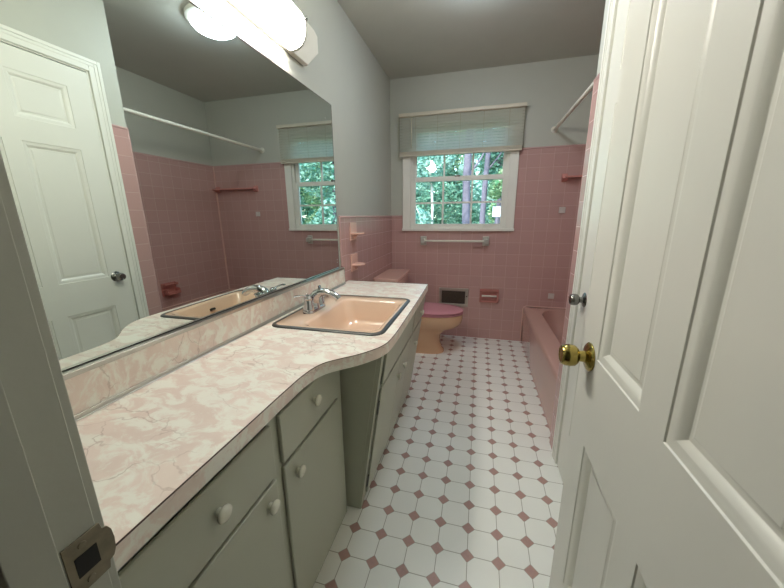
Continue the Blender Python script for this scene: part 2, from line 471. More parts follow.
# casing with a stepped profile
def casing(prof_x, y0, y1, zt, w):
    b = B()
    for (a, bb, t) in ((0, w, .011), (w - .018, w, .0155), (w - .034, w - .018, .013)):
        b.box(prof_x - t, prof_x, y1 + a, y1 + bb, 0, zt + bb)
        b.box(prof_x - t, prof_x, y0 - bb, y0 - a, 0, zt + bb)
        b.box(prof_x - t, prof_x, y0 - a - .00, y1 + a, zt + a, zt + bb)
    return b
cb = casing(XR + T + .0003, CD0 - .003, CD1 + .006, CDZ + .002, .062)
cb.box(XR + .004, XR + .11, CD1 - .006, CD1 + .004, 0, CDZ).box(XR + .004, XR + .11, CD0 - .004, CD0, 0, CDZ).box(XR + .004, XR + .11, CD0, CD1, CDZ - .006, CDZ + .002)
struct('trim_3', cb, 'white', bevel=.002)

# ------------------------------------------------------------------ window
w1 = bpy.data.objects.new('window_1', None); COL.objects.link(w1); w1.location = ((WX0 + WX1) / 2, L, WZ0); w1['kind'] = 'structure'
f = B()
f.box(.1176, WX0, L - .016, L + T, 1.075, WZ1 + .07).box(WX1, 1.1636, L - .016, L + T, 1.075, WZ1 + .07).box(WX0, WX1, L - .016, L + T, WZ1, WZ1 + .07)
f.box(.112, 1.169, L - .024, L + T, 1.075, 1.100)
f.box(.1176, .130, L - .021, L - .016, 1.10, WZ1 + .07).box(1.151, 1.1636, L - .021, L - .016, 1.10, WZ1 + .07)
obj('window_casing', f, 'white_wood', w1, bevel=.002)
f = B()
f.box(WX0, WX0 + .010, L + T, L + .12, WZ0, WZ1).box(WX1 - .010, WX1, L + T, L + .12, WZ0, WZ1).box(WX0, WX1, L + T, L + .12, WZ1 - .01, WZ1).box(WX0, WX1, L + T, L + .12, WZ0, WZ0 + .01)
f.box(WX0 + .01, WX0 + .02, L + .012, L + .020, WZ0, WZ1).box(WX1 - .02, WX1 - .01, L + .012, L + .020, WZ0, WZ1)
obj('window_frame', f, 'white_wood', w1, bevel=.001)
def sash(y0, y1, x0, x1, z0, z1, gx0, gx1, gz0, gz1, nx, nz):
    b = B()
    b.box(x0, gx0, y0, y1, z0, z1).box(gx1, x1, y0, y1, z0, z1).box(gx0, gx1, y0, y1, z0, gz0).box(gx0, gx1, y0, y1, gz1, z1)
    s = obj('sash', b, 'white_wood', w1, bevel=.002)
    m = B()
    for i in range(1, nx):
        x = gx0 + (gx1 - gx0) * i / nx; m.box(x - .008, x + .008, y0 + .004, y1 - .004, gz0, gz1)
    for i in range(1, nz):
        z = gz0 + (gz1 - gz0) * i / nz; m.box(gx0, gx1, y0 + .005, y1 - .005, z - .008, z + .008)
    obj('muntin_grid', m, 'white_wood', s)
    obj('glass_pane', B().box(gx0, gx1, (y0 + y1) / 2 - .0015, (y0 + y1) / 2 + .0015, gz0, gz1), 'pane', s)
    return s
s1 = sash(L + .022, L + .048, .207, 1.078, 1.105, 1.575, .238, 1.043, 1.142, 1.540, 3, 2)
sash(L + .050, L + .076, .207, 1.078, 1.54, 2.02, .243, 1.037, 1.585, 1.985, 3, 2)
for x in (.335, .925):
    obj('sash_lift', B().box(x - .04, x + .04, L + .008, L + .022, 1.118, 1.124).box(x - .04, x + .04, L + .018, L + .022, 1.108, 1.124), 'white_wood', s1, bevel=.001)
obj('sash_lock', B().box(.61, .66, L + .028, L + .05, 1.575, 1.592), 'steel', s1, bevel=.002)

# blind
bl = thing('window_blind', 'raised off-white mini blind hanging across the top of the window', 'blind', (.64, 3.17, 2.11))
obj('headrail', B().box(.092, 1.190, 3.145, 3.190, 2.100, 2.129), 'blind', bl, bevel=.003)
sb = B(); NS = 12
for i in range(NS):
    t = (i + .6) / NS
    zl = 2.100 - t * (2.100 - 1.804); zr = zl
    a = 1.12
    hw = .0140; dy, dz = hw * math.cos(a), hw * math.sin(a)
    sec = [(-1, 0), (-.5, .0030), (0, .0042), (.5, .0030), (1, 0)]
    lo = []
    for x, zc in ((.098, zl), (1.180, zr)):
        top = [(x, 3.165 + s_ * dy, zc + s_ * dz * 1.0 + c_) for s_, c_ in sec]
        lo.append(top + [(p[0], p[1], p[2] - .0006) for p in reversed(top)])
    sb.loft(lo)
obj('slats', sb, 'slat', bl)
st = B()
for i in range(13):
    z0 = i * .0021
    st.hexa([(.098, 3.152, 1.776 + z0), (1.176, 3.152, 1.776 + z0), (1.176, 3.178, 1.776 + z0), (.098, 3.178, 1.776 + z0),
             (.098, 3.152, 1.7773 + z0), (1.176, 3.152, 1.7773 + z0), (1.176, 3.178, 1.7773 + z0), (.098, 3.178, 1.7773 + z0)])
obj('stacked_slats', st, 'blind', bl)
obj('bottom_rail', B().hexa([(.095, 3.152, 1.762), (1.178, 3.152, 1.762), (1.178, 3.178, 1.762), (.095, 3.178, 1.762),
                             (.095, 3.152, 1.775), (1.178, 3.152, 1.775), (1.178, 3.178, 1.775), (.095, 3.178, 1.775)]), 'blind', bl, bevel=.002)
for x in (.25, .45, .65, .85, 1.06):
    cd = B().tube([(x, 3.1505, 2.108), (x, 3.1505, 1.76)], .0012, 6)
    cd.box(x - .008, x + .008, 3.1498, 3.152, 1.762, 1.776)
    obj('ladder_cord', cd, 'blind', bl)
obj('tilt_wand', B().tube([(.215, 3.140, 2.108), (.213, 3.138, 1.83)], .0035, 6), 'blind', bl, smooth=True)

# ------------------------------------------------------------------ outside
struct('ground', B().box(-30, 40, L + .2, 60, -1.2, -1.1), 'grass')
def leaves(center, rad, n, size, rnd):
    bm = bmesh.new()
    for _ in range(n):
        while True:
            p = Vector((rnd.uniform(-1, 1), rnd.uniform(-1, 1), rnd.uniform(-1, 1)))
            if p.length <= 1: break
        p = p.normalized() * (p.length ** .6)
        c = Vector(center) + Vector((p.x * rad[0], p.y * rad[1], p.z * rad[2]))
        c += Vector((math.sin(c.z * 3) * .2, 0, math.sin(c.x * 4) * .15))
        s = size * rnd.uniform(.6, 1.3)
        a = Vector((rnd.gauss(0, 1), rnd.gauss(0, 1), rnd.gauss(0, .5))).normalized(); b = a.cross(Vector((rnd.gauss(0, 1), rnd.gauss(0, 1), rnd.gauss(0, 1)))).normalized()
        vs = [bm.verts.new(c + a * s * .7), bm.verts.new(c + b * s * .38), bm.verts.new(c - a * s * .7), bm.verts.new(c - b * s * .38)]
        bm.faces.new(vs)
    return bm
def tree(x, y, r, h, crown, leaf, n, label, seed, bark='bark', size=.11, lean=0, group=None):
    rnd = random.Random(seed)
    t = thing('tree', label, 'tree', (x, y, -1.1), group)
    path = [(x + lean * k / 8 + .05 * math.sin(k * 1.3 + seed), y, -1.1 + h * k / 8) for k in range(9)]
    b = B().tube(path, [r * (1.25 - .08 * k) if k else r * 1.6 for k in range(9)], 12)
    for k in range(5):
        a = rnd.uniform(0, 2 * PI); z = rnd.uniform(.35, .85) * h - 1.1; q = path[int((z + 1.1) / h * 8)]
        b.tube([(q[0], y, z), (q[0] + math.cos(a) * .4, y + math.sin(a) * .3, z + .5), (q[0] + math.cos(a) * .7, y + math.sin(a) * .5, z + 1.1)], [r * .4, r * .25, r * .1], 8)
    obj('trunk', b, bark, t, smooth=True)
    bm = bmesh.new(); me_list = []
    for c, rad, frac in crown:
        m = leaves(c, rad, int(n * frac), size, rnd)
        tmp = bpy.data.meshes.new('tmp'); m.to_mesh(tmp); m.free(); bm.from_mesh(tmp); bpy.data.meshes.remove(tmp)
    obj('foliage', bm, leaf, t)
    return t
tree(.52, 9, .095, 9, [((.6, 9, 6.0), (1.4, .6, 1.6), 1)], 'leaf2', 1500, 'tree with the thick lavender grey trunk behind the window middle', 1)
tree(.98, 10.4, .075, 9, [((1.7, 10.4, 5.2), (1.6, .6, 1.6), .5), ((1.75, 10.4, 2.3), (.75, .4, .6), .5)], 'leaf1', 4200, 'slim dark trunked tree right of the thick grey trunk', 2)
tree(-.25, 7.6, .030, 5, [((-.42, 7.6, 2.35), (.55, .35, .5), .6), ((-.5, 7.6, 1.25), (.40, .3, .30), .4)], 'leaf3', 2600, 'thin pale stemmed tree seen through the left window panes', 3, 'bark_pale', .08)
tree(1.45, 12, .085, 9, [((1.9, 12, 3.0), (1.1, .6, 1.2), 1)], 'leaf2', 3800, 'dark trunked tree behind the right window panes', 4)
tree(3.4, 9.4, .08, 9, [((3.6, 9.4, 3.2), (1.0, .5, 1.6), .7), ((3.5, 9.4, 1.1), (.9, .5, .7), .3)], 'leaf3', 5000, 'leafy tree at the left of the window reflection in the mirror', 5)
tree(4.6, 12, .09, 9, [((4.9, 12, 3.0), (1.3, .6, 1.9), .7), ((4.9, 12, .9), (1.3, .5, .8), .3)], 'leaf1', 5200, 'bright leafy tree at the middle of the window reflection in the mirror', 6)
tree(6.4, 10.2, .09, 9, [((6.3, 10.2, 2.7), (1.3, .6, 2.0), 1)], 'leaf2', 4200, 'deep green tree at the right of the window reflection in the mirror', 7)
for i, (x, y, s) in enumerate([(-1.9, 9.5, .8), (-.45, 13.8, 1.25), (2.6, 13.8, 1.2), (.9, 15.6, 1.4), (5.6, 8.4, .8)]):
    rnd = random.Random(20 + i)
    sh = thing('shrub', ['low shrub beyond the lower left window pane', 'broad shrub behind the pale stemmed tree', 'broad shrub behind the right hand trunks',
                         'tall shrub between the two middle trunks', 'low shrub at the lower right of the window reflection in the mirror'][i], 'shrub', (x, y, -1.1), 'shrubs in the undergrowth outside')
    obj('foliage', leaves((x, y, .3 + .5 * s), (1.1 * s, .5, 1.35 * s), int(3600 * s), .12, rnd), ('leaf3', 'leaf2', 'leaf1', 'leaf3', 'leaf3')[i], sh)
    obj('stem', B().tube([(x, y, -1.1), (x + .05, y, .6)], .03, 8), 'bark', sh)
# the wood beyond: two staggered rows of separate trees
for i in range(14):
    row = i % 2; x = -5.5 + i * 1.75; y = (18.5, 22)[row]; rnd = random.Random(50 + i)
    t = thing('tree', 'distant tree in the woods beyond the garden', 'tree', (x, y, -1.1), 'distant trees beyond the garden')
    obj('trunk', B().tube([(x, y, -1.1), (x + .1, y, 8)], [.2, .1], 10), 'bark', t, smooth=True)
    obj('foliage', leaves((x, y, 3.0), (1.62, 1.0, 4.2), 2600, .30, rnd), ('leaf1', 'leaf3', 'leaf2')[i % 3], t)
# pale board on a post outside
sg = thing('garden_sign', 'small pale blank board on a post outside the right window panes', 'sign', (1.27, 9.0, -1.1))
obj('board', B().box(1.17, 1.38, 9.0, 9.02, 1.17, 1.43), plain('pale_board', (196, 208, 222), .6, var=.03), sg, bevel=.004)
obj('post', B().box(1.26, 1.30, 9.02, 9.06, -1.1, 1.35), 'bark', sg)

# ------------------------------------------------------------------ base cabinets
def slab_front(b, y0, y1, z0, z1, x0, x1): b.box(x0, x1, y0, y1, z0, z1)
NX = .377
nc = thing('base_cabinet', 'sage painted base cabinet with two drawers and two doors nearest the doorway', 'cabinet', (.19, .62, 0))
c = B()
YN0, YN1 = .187, 1.020
c.box(NX - .018, NX, YN0, .225, .0, .750).box(NX - .018, NX, .585, .627, .0, .750).box(NX - .018, NX, .970, YN1, 0, .750)
c.box(NX - .018, NX, .225, .585, .728, .750).box(NX - .018, NX, .627, .970, .728, .750)
c.box(NX - .018, NX, .225, .585, .560, .582).box(NX - .018, NX, .627, .970, .560, .582)
c.box(NX - .018, NX, .225, .585, 0, .06).box(NX - .018, NX, .627, .970, 0, .06)
c.box(.004, NX - .018, YN0, YN0 + .016, 0, .750).box(.004, NX - .018, YN1 - .016, YN1, 0, .750).box(.004, .012, YN0 + .016, YN1 - .016, 0, .750)
c.box(.012, NX - .018, YN0 + .016, YN1 - .016, .06, .075)
obj('cabinet_body', c, 'cab', nc, bevel=.001)
knob_prof = [(.0, 0), (.009, 0), (.0085, .003), (.0078, .007), (.012, .010), (.0165, .012), (.0178, .015), (.0165, .019), (.011, .022), (0, .0232)]
def front(parent, name, y0, y1, z0, z1, ky, kz):
    p = obj(name, B().box(NX + .0005, NX + .012, y0, y1, z0, z1), 'cab', parent, bevel=.004, seg=3)
    obj('knob', B().lathe(knob_prof, (NX + .012, ky, kz), (1, 0, 0), 20), 'porcelain_knob', p, smooth=True, angle=50)
front(nc, 'drawer', .212, .590, .577, .724, .408, .655)
front(nc, 'drawer', .624, .972, .580, .726, .800, .668)
front(nc, 'door', .212, .590, .035, .566, .552, .520)
front(nc, 'door', .624, .972, .035, .568, .680, .512)

# far cabinet: its front leans inward towards the floor
XB, XTp, ZTp = .430, .541, .738
def fx(z, off=0): return XB + (XTp - XB) * z / ZTp + off
YC0, YC1 = 1.044, 2.002
fc = thing('base_cabinet', 'sage painted sink cabinet with an inward sloping front and three doors', 'cabinet', (.25, 1.5, 0))
def sl(b, y0, y1, z0, z1, o0, o1):
    b.hexa([(fx(z0, o0), y0, z0), (fx(z0, o1), y0, z0), (fx(z0, o1), y1, z0), (fx(z0, o0), y1, z0),
            (fx(z1, o0), y0, z1), (fx(z1, o1), y0, z1), (fx(z1, o1), y1, z1), (fx(z1, o0), y1, z1)]); return b
c = B()
sl(c, YC0, 1.078, .0, .750, -.018, 0); sl(c, 1.972, YC1, .0, .750, -.018, 0)
sl(c, 1.078, 1.972, .712, .750, -.018, 0); sl(c, 1.078, 1.972, .560, .580, -.018, 0); sl(c, 1.078, 1.972, .02, .07, -.018, 0)
sl(c, 1.385, 1.425, .07, .560, -.018, 0); sl(c, 1.62, 1.655, .07, .560, -.018, 0); sl(c, 1.64, 1.672, .58, .712, -.018, 0)
for y in (YC0, YC1 - .016):
    c.hexa([(.008, y, .0), (fx(0, -.0182), y, .0), (fx(0, -.0182), y + .016, .0), (.008, y + .016, .0),
            (.008, y, .750), (fx(.750, -.0182), y, .750), (fx(.750, -.0182), y + .016, .750), (.008, y + .016, .750)])
c.box(.008, .012, YC0 + .016, YC1 - .016, 0, .750).box(.012, .39, YC0 + .016, YC1 - .016, .06, .075)
obj('cabinet_body', c, 'cab', fc, bevel=.001)
obj('toe_board', B().box(fx(0, -.045), fx(0, -.028), YC0 + .002, YC1 - .002, 0, .03), 'cab', fc)
nrm = Vector((ZTp, 0, -(XTp - XB))).normalized()
def sfront(name, y0, y1, z0, z1, knob=None):
    p = obj(name, sl(B(), y0, y1, z0, z1, .0006, .010), 'cab', fc, bevel=.0025, seg=2)
    if knob: obj('knob', B().lathe(knob_prof, (fx(knob[1], .010), knob[0], knob[1]), nrm, 16), 'porcelain_knob', p, smooth=True, angle=50)
sfront('drawer_front', 1.082, 1.645, .584, .722)
sfront('drawer', 1.668, 1.985, .584, .722, (1.86, .650))
sfront('door', 1.082, 1.402, .055, .568, (1.375, .47))
sfront('door', 1.408, 1.638, .055, .568, (1.500, .47))
sfront('door', 1.645, 1.985, .055, .568, (1.800, .47))
for z in (.12, .48):
    obj('hinge', B().tube([(fx(z - .03, .006), 1.0785, z - .03), (fx(z + .03, .006), 1.0785, z + .03)], .003, 8), 'steel', fc, smooth=True)

# ------------------------------------------------------------------ countertop
ctrl = [(.402, YF + .003), (.401, .30), (.401, .45), (.400, .58), (.400, .66), (.401, .715), (.409, .776), (.427, .818), (.463, .857), (.501, .894), (.536, .941), (.557, .980), (.569, 1.030), (.573, 1.13), (.571, 1.30), (.568, 1.5), (.562, 1.8), (.556, 2.02)]
def catmull(P, n=6):
    out = []
    for i in range(len(P) - 1):
        p0, p1, p2, p3 = P[max(i - 1, 0)], P[i], P[i + 1], P[min(i + 2, len(P) - 1)]
        for k in range(n):
            t = k / n
            out.append(tuple(.5 * ((2 * p1[a]) + (-p0[a] + p2[a]) * t + (2 * p0[a] - 5 * p1[a] + 4 * p2[a] - p3[a]) * t * t + (-p0[a] + 3 * p1[a] - 3 * p2[a] + p3[a]) * t ** 3) for a in (0, 1)))
    out.append(P[-1]); return out
edge = catmull(ctrl)
CT = .791
ct = thing('countertop', 'pink marbled laminate vanity countertop with a curved front edge', 'countertop', (.25, 1.1, .738))
SX0, SX1, SY0, SY1 = .048, .534, 1.056, 1.618
outline = [(.001, YF + .003)] + edge + [(.001, 2.030)]
obj('top', B().poly_prism(outline, .754, CT, rrect(SX0 + .012, SX1 - .012, SY0 + .012, SY1 - .012, .05)), 'laminate', ct)
def offs(path, d):
    r = []
    for i, p in enumerate(path):
        a = Vector(path[max(i - 1, 0)]); b_ = Vector(path[min(i + 1, len(path) - 1)]); t = (b_ - a).normalized()
        r.append((p[0] + t.y * d, p[1] - t.x * d))
    return r
def strip(path, d0, d1, z0, z1):
    a = offs(path, d0); b_ = offs(path, d1)
    return B().loft([[(p[0], p[1], z0), (q[0], q[1], z0), (q[0], q[1], z1), (p[0], p[1], z1)] for p, q in zip(a, b_)])
path = edge + [(.555, 2.030)]
path2 = edge[:-1] + [(.555, 2.022), (.549, 2.030), (.40, 2.031), (.001, 2.031)]
obj('edge_band', strip(path2, .0002, .0022, .752, CT - .0022), 'laminate', ct)
obj('edge_seam', strip(path2, .0002, .0022, CT - .0022, CT - .0004), 'seam', ct)
bs = obj('backsplash', B().box(.0005, .020, YF + .003, 1.925, CT + .0005, .890), 'laminate', ct)
obj('cap_trim', B().box(.0005, .0215, YF + .003, 1.927, .888, .900), 'alu', bs, bevel=.001)
obj('cove_trim', B().box(.020, .0235, YF + .003, 1.925, CT + .0012, .803).box(.0235, .029, YF + .003, 1.925, CT + .0012, CT + .003), 'alu', bs, bevel=.001)
obj('end_trim', B().box(.0005, .0225, 1.925, 1.928, CT + .0005, .899), 'alu', bs)

# ------------------------------------------------------------------ sink and tap
sk = thing('sink', 'square peach porcelain drop-in sink with a dark steel rim', 'sink', (.297, 1.34, .791))
def rr3(x0, x1, y0, y1, r, z): return [(x, y, z) for x, y in rrect(x0, x1, y0, y1, r)]
bx0, bx1, by0, by1 = .185, .500, 1.098, 1.540
b = B().loft([rr3(SX0 + .016, SX1 - .016, SY0 + .016, SY1 - .016, .038, .770), rr3(SX0 + .011, SX1 - .011, SY0 + .011, SY1 - .011, .043, .7935),
              rr3(SX0 + .015, SX1 - .015, SY0 + .015, SY1 - .015, .040, .7965),
              rr3(bx0 - .008, bx1 + .008, by0 - .008, by1 + .008, .045, .7965), rr3(bx0 - .002, bx1 + .002, by0 - .002, by1 + .002, .044, .7945),
              rr3(bx0 + .006, bx1 - .006, by0 + .006, by1 - .006, .044, .786), rr3(bx0 + .028, bx1 - .020, by0 + .028, by1 - .028, .045, .700),
              rr3(bx0 + .045, bx1 - .040, by0 + .05, by1 - .05, .045, .672), rr3(bx0 + .09, bx1 - .085, by0 + .12, by1 - .12, .03, .664), rr3(bx0 + .13, bx1 - .125, by0 + .21, by1 - .21, .012, .661)], cap0=False)
b.loft([rr3(SX0 + .016, SX1 - .016, SY0 + .016, SY1 - .016, .038, .770), rr3(bx0 - .004, bx1 + .004, by0 - .004, by1 + .004, .05, .765), rr3(bx0 + .015, bx1 - .01, by0 + .015, by1 - .015, .05, .690), rr3(bx0 + .05, bx1 - .05, by0 + .06, by1 - .06, .04, .648)], cap0=False)
obj('basin', b, 'peach', sk, smooth=True, angle=50)
b = B().loft([rr3(SX0, SX1, SY0, SY1, .05, CT + .0003), rr3(SX0 + .001, SX1 - .001, SY0 + .001, SY1 - .001, .05, CT + .004), rr3(SX0 + .005, SX1 - .005, SY0 + .005, SY1 - .005, .046, CT + .0062), rr3(SX0 + .0165, SX1 - .0165, SY0 + .0165, SY1 - .0165, .038, CT + .0070), rr3(SX0 + .0165, SX1 - .0165, SY0 + .0165, SY1 - .0165, .038, CT + .0003)], cap0=False, cap1=False)
obj('metal_rim', b, 'ring', sk, smooth=True, angle=50)
obj('drain', B().lathe([(.0, 0), (.022, 0), (.022, .002), (.015, .003), (0, .001)], (.352, 1.34, .6625), (0, 0, 1), 24), 'chrome', sk, smooth=True)
obj('overflow_slot', B().tube([(.4835, 1.315, .752), (.4835, 1.345, .752)], .006, 10), 'dark', sk, smooth=True)
fa = thing('faucet', 'chrome two-handle centerset faucet on the back of the peach sink', 'faucet', (.128, 1.31, .7965))
FX, FY, FZ = .128, 1.31, .7970
b = B().loft([[(FX + y * 1.0, FY + x, FZ + z) for x, y in rrect(-.080 + s, .080 - s, -.027 + s, .027 - s, .026 - s)] for z, s in ((0, 0), (.006, .0), (.012, .002), (.016, .006), (.018, .012))])
obj('deck_plate', b, 'chrome', fa, smooth=True, angle=50)
for sgn in (-1, 1):
    hy = FY + sgn * .053
    h = obj('handle', B().lathe([(0, .012), (.0255, .012), (.0245, .022), (.021, .040), (.0185, .056), (.0175, .060), (.0185, .063), (.018, .072), (.013, .080), (.005, .0835), (0, .084)], (FX, hy, FZ), (0, 0, 1), 24), 'chrome', fa, smooth=True)
    pth = [(FX, hy, FZ + .072), (FX - .006, hy + sgn * .018, FZ + .080), (FX - .016, hy + sgn * .036, FZ + .085), (FX - .026, hy + sgn * .056, FZ + .087), (FX - .030, hy + sgn * .066, FZ + .0865)]
    obj('lever', B().tube(pth, [.010, .0075, .0070, .0092, .0045], 12, flat=.6), 'chrome', h, smooth=True)
sp = [(FX - .006, FY, FZ + .010), (FX - .006, FY, FZ + .034), (FX - .001, FY, FZ + .056), (FX + .014, FY, FZ + .075), (FX + .038, FY, FZ + .086), (FX + .066, FY, FZ + .087), (FX + .094, FY, FZ + .079), (FX + .116, FY, FZ + .066), (FX + .126, FY, FZ + .057)]
obj('spout', B().tube(sp, [.034, .030, .0255, .0215, .0190, .0175, .0168, .0164, .0155], 20), 'chrome', fa, smooth=True)
obj('lift_rod', B().tube([(FX - .036, FY, FZ + .012), (FX - .036, FY, FZ + .066)], .0025, 8).sphere((FX - .036, FY, FZ + .068), .0055, sub=2), 'chrome', fa, smooth=True)

# ------------------------------------------------------------------ mirror
mr = thing('mirror', 'large frameless wall mirror above the marbled backsplash', 'mirror', (0, 1.04, .90))
obj('mirror_glass', B().box(-.0055, 0.0, YF + .004, 1.888, .9024, 1.8445), 'mirror', mr)
obj('mirror_edge', B().box(-.0055, .0006, 1.888, 1.8895, .903, 1.846).box(-.0055, .0006, YF + .004, 1.8895, 1.8445, 1.846), 'seam', mr)
obj('channel', B().box(-.0055, .0006, YF + .004, 1.888, .9002, .9024), 'dark', mr)
obj('top_channel', B().box(-.0055, .004, .55, 1.333, 1.842, 1.850), 'alu', mr, bevel=.001)
for y, z in ((1.80, 1.755), (1.866, .957), (1.866, .940)):
    obj('screw_cap', B().lathe([(0, 0), (.004, 0), (.0035, .002), (0, .003)], (.0002, y, z), (1, 0, 0), 12), 'alu', mr, smooth=True)

# ------------------------------------------------------------------ lights as fittings
vl = thing('vanity_light', 'lit frosted glass bar light on the wall above the mirror', 'light', (0, 1.15, 1.95))
pl = [(.60, 1.99), (.66, 1.932), (1.60, 1.932), (1.72, 2.03), (1.72, 2.105), (1.68, 2.12), (.64, 2.12), (.60, 2.09)]
obj('back_plate', B().loft([[(-T + .0005, y, z) for y, z in pl], [(.022, y, z) for y, z in pl]]), M['fixture'], vl, bevel=.004)
def shade_loop(y, s=1.0):
    cz, r = 2.005, .078 * s
    return [(.0225, y, cz - r)] + [(.03 + .075 * s * math.sin(PI * k / 14) ** .8, y, cz - r * math.cos(PI * k / 14)) for k in range(1, 14)] + [(.0225, y, cz + r)]
obj('glass_shade', B().loft([shade_loop(y, s) for y, s in ((.755, .99), (1.44, .99))]), 'vanity_glow', vl, smooth=True, angle=50)
for a, b_ in (((1.4402, 1.0), (1.458, .98)), ((.7548, 1.0), (.737, .98))):
    obj('end_cap', B().loft([shade_loop(a[0], a[1]), shade_loop(b_[0], b_[1]), shade_loop(b_[0] + (.012 if b_[0] > 1 else -.012), .8)]), M['fixture'], vl, smooth=True, angle=50)
for y in (.748, 1.450):
    obj('finial', B().lathe([(0, 0), (.009, 0), (.006, .004), (.008, .008), (.006, .014), (0, .016)], (.098, y, 2.035), (1, 0, .35), 14), 'chrome', vl, smooth=True)
clt = thing('ceiling_light', 'lit round white dome light flush on the ceiling', 'light', (.82, 2.0, 2.44))
obj('light_base', B().lathe([(0, 0), (.160, 0), (.160, -.020), (.150, -.024), (0, -.024)], (.82, 2.0, 2.4398), (0, 0, 1), 40), 'white', clt, smooth=True)
obj('dome_shade', B().lathe([(.138, 0), (.136, -.016), (.120, -.036), (.09, -.052), (.05, -.061), (.0, -.064)], (.82, 2.0, 2.4150), (0, 0, 1), 40), 'dome_glow', clt, smooth=True)

# ------------------------------------------------------------------ wall shelves by the mirror
for i, (zt, lab) in enumerate(((1.183, 'small peach ceramic wall shelf right of the mirror, upper one'), (.965, 'small peach ceramic wall shelf right of the mirror, lower one above the counter'))):
    s = thing('ceramic_shelf', lab, 'shelf', (0, 2.14, zt - .125), 'peach ceramic wall shelves')
    obj('back_plate', B().box(.0005, .010, 2.085, 2.200, zt - .125, zt), 'ceramic_peach', s, bevel=.004, seg=3)
    obj('shelf_ledge', B().loft([[(x, y, z) for x, y in [(.009, 2.092), (.060, 2.098)] + [(.060 + .028 * math.sin(PI * k / 8), 2.098 + .088 * k / 8) for k in range(1, 8)] + [(.060, 2.186), (.009, 2.193)]] for z in (zt - .082, zt - .070)]), 'ceramic_peach', s, bevel=.003)
    obj('bracket', B().loft([[(x, y, z) for x, z in ((.009, zt - .112), (.016, zt - .110), (.050, zt - .083), (.009, zt - .083))] for y in (2.132, 2.154)]), 'ceramic_peach', s, bevel=.002)

# ------------------------------------------------------------------ back wall fittings
tb = thing('towel_bar', 'ivory towel bar on silver brackets under the window', 'towel bar', (.615, L, .99))
for x in (.328, .925):
    obj('bracket', B().box(x - .030, x + .030, L - .012, L - .0005, .935, 1.025).box(x - .019, x + .019, L - .070, L - .012, .958, 1.004), plain('satin_bracket_metal', (206, 204, 196), .3, .4, var=.03), tb, bevel=.006, seg=3)
obj('bar', B().tube([(.335, L - .052, .982), (.915, L - .052, .982)], .0095, 12), 'rod', tb, smooth=True)
vt = thing('wall_vent', 'pale framed wall vent with dark mesh low beside the toilet', 'vent', (.64, L, .33))
v0, v1, u0, u1 = .322, .511, .496, .787
obj('frame', B().box(u0, u1, L - .010, L - .0005, v0, .350).box(u0, u1, L - .010, L - .0005, .480, v1).box(u0, .523, L - .010, L - .0005, .350, .480).box(.757, u1, L - .010, L - .0005, .350, .480), 'ventframe', vt, bevel=.003)
gr = B().box(.523, .757, L - .003, L - .0005, .350, .480)
for i in range(1, 26): gr.box(.523 + .009 * i - .0012, .523 + .009 * i + .0012, L - .0045, L - .003, .350, .480)
for i in range(1, 14): gr.box(.523, .757, L - .0045, L - .003, .350 + .0093 * i - .001, .350 + .0093 * i + .001)
obj('mesh_grille', gr, 'grille', vt)
obj('latch', B().box(.766, .778, L - .016, L - .010, .425, .437), 'steel', vt, bevel=.001)
tp = thing('toilet_paper_holder', 'rose ceramic recessed toilet paper holder with an empty roller', 'paper holder', (.985, L, .385))
hb_ = B().box(.897, 1.075, L - .022, L - .0005, .492, .515).box(.897, 1.075, L - .022, L - .0005, .383, .402).box(.897, .917, L - .045, L - .0005, .402, .492).box(1.055, 1.075, L - .045, L - .0005, .402, .492)
hb_.box(.917, 1.055, L - .004, L - .0005, .402, .492)
obj('holder_body', hb_, 'ceramic_red', tp, bevel=.005, seg=3)
obj('roller', B().tube([(.917, L - .034, .452), (1.055, L - .034, .452)], .009, 12), 'rod', tp, smooth=True)
for (x, z, lab) in ((1.556, 1.258, 'small square pale plate on the pink tile below the alcove shelf'), (1.544, .476, 'small square pale plate on the pink tile just above the tub')):
    o = obj('square_plate', B().box(x - .025, x + .025, L - .012, L - .0005, z - .025, z + .025).lathe([(0, 0), (.008, 0), (.006, .004), (0, .005)], (x, L - .012, z), (0, -1, 0), 12), 'square', bevel=.003, origin=(x, L, z))
    tag(o, lab, 'wall plate', 'square plates in the tub alcove')
sh = thing('alcove_shelf', 'long pink ceramic shelf on the tiled back wall of the tub alcove', 'shelf', (1.80, L, 1.50))
obj('shelf_ledge', B().box(1.545, 2.072, L - .075, L - .006, 1.522, 1.538), 'ceramic_pink', sh, bevel=.004, seg=3)
for x in (1.545, 2.050):
    obj('bracket', B().loft([[(xx, y, z) for y, z in ((L - .0005, 1.495), (L - .0005, 1.562), (L - .018, 1.560), (L - .028, 1.538), (L - .060, 1.520), (L - .02, 1.503))] for xx in (x - .022, x + .022)]), 'ceramic_pink', sh, bevel=.003)
sd = thing('soap_dish', 'pink ceramic soap dish with a grab bar on the long tub wall', 'soap dish', (XT, 2.44, .48))
obj('dish_body', B().box(XT - .012, XT - .0005, 2.345, 2.500, .480, .605).box(XT - .075, XT - .012, 2.352, 2.493, .492, .506).box(XT - .075, XT - .065, 2.352, 2.493, .506, .522).box(XT - .070, XT - .012, 2.352, 2.364, .506, .545).box(XT - .070, XT - .012, 2.481, 2.493, .506, .545), 'ceramic_red', sd, bevel=.004)
obj('grab_bar', B().box(XT - .052, XT - .034, 2.360, 2.485, .583, .597).box(XT - .052, XT - .012, 2.352, 2.366, .575, .600).box(XT - .052, XT - .012, 2.479, 2.493, .575, .600), 'ceramic_red', sd, bevel=.004)
rd = thing('shower_rod', 'ivory shower curtain rod across the top of the tub alcove', 'rod', (1.44, (YA + L) / 2, 1.918))
obj('rod_tube', B().tube([(1.43, YA + .004, 1.918), (1.43, L - .004, 1.918)], .013, 16), 'rod', rd, smooth=True)
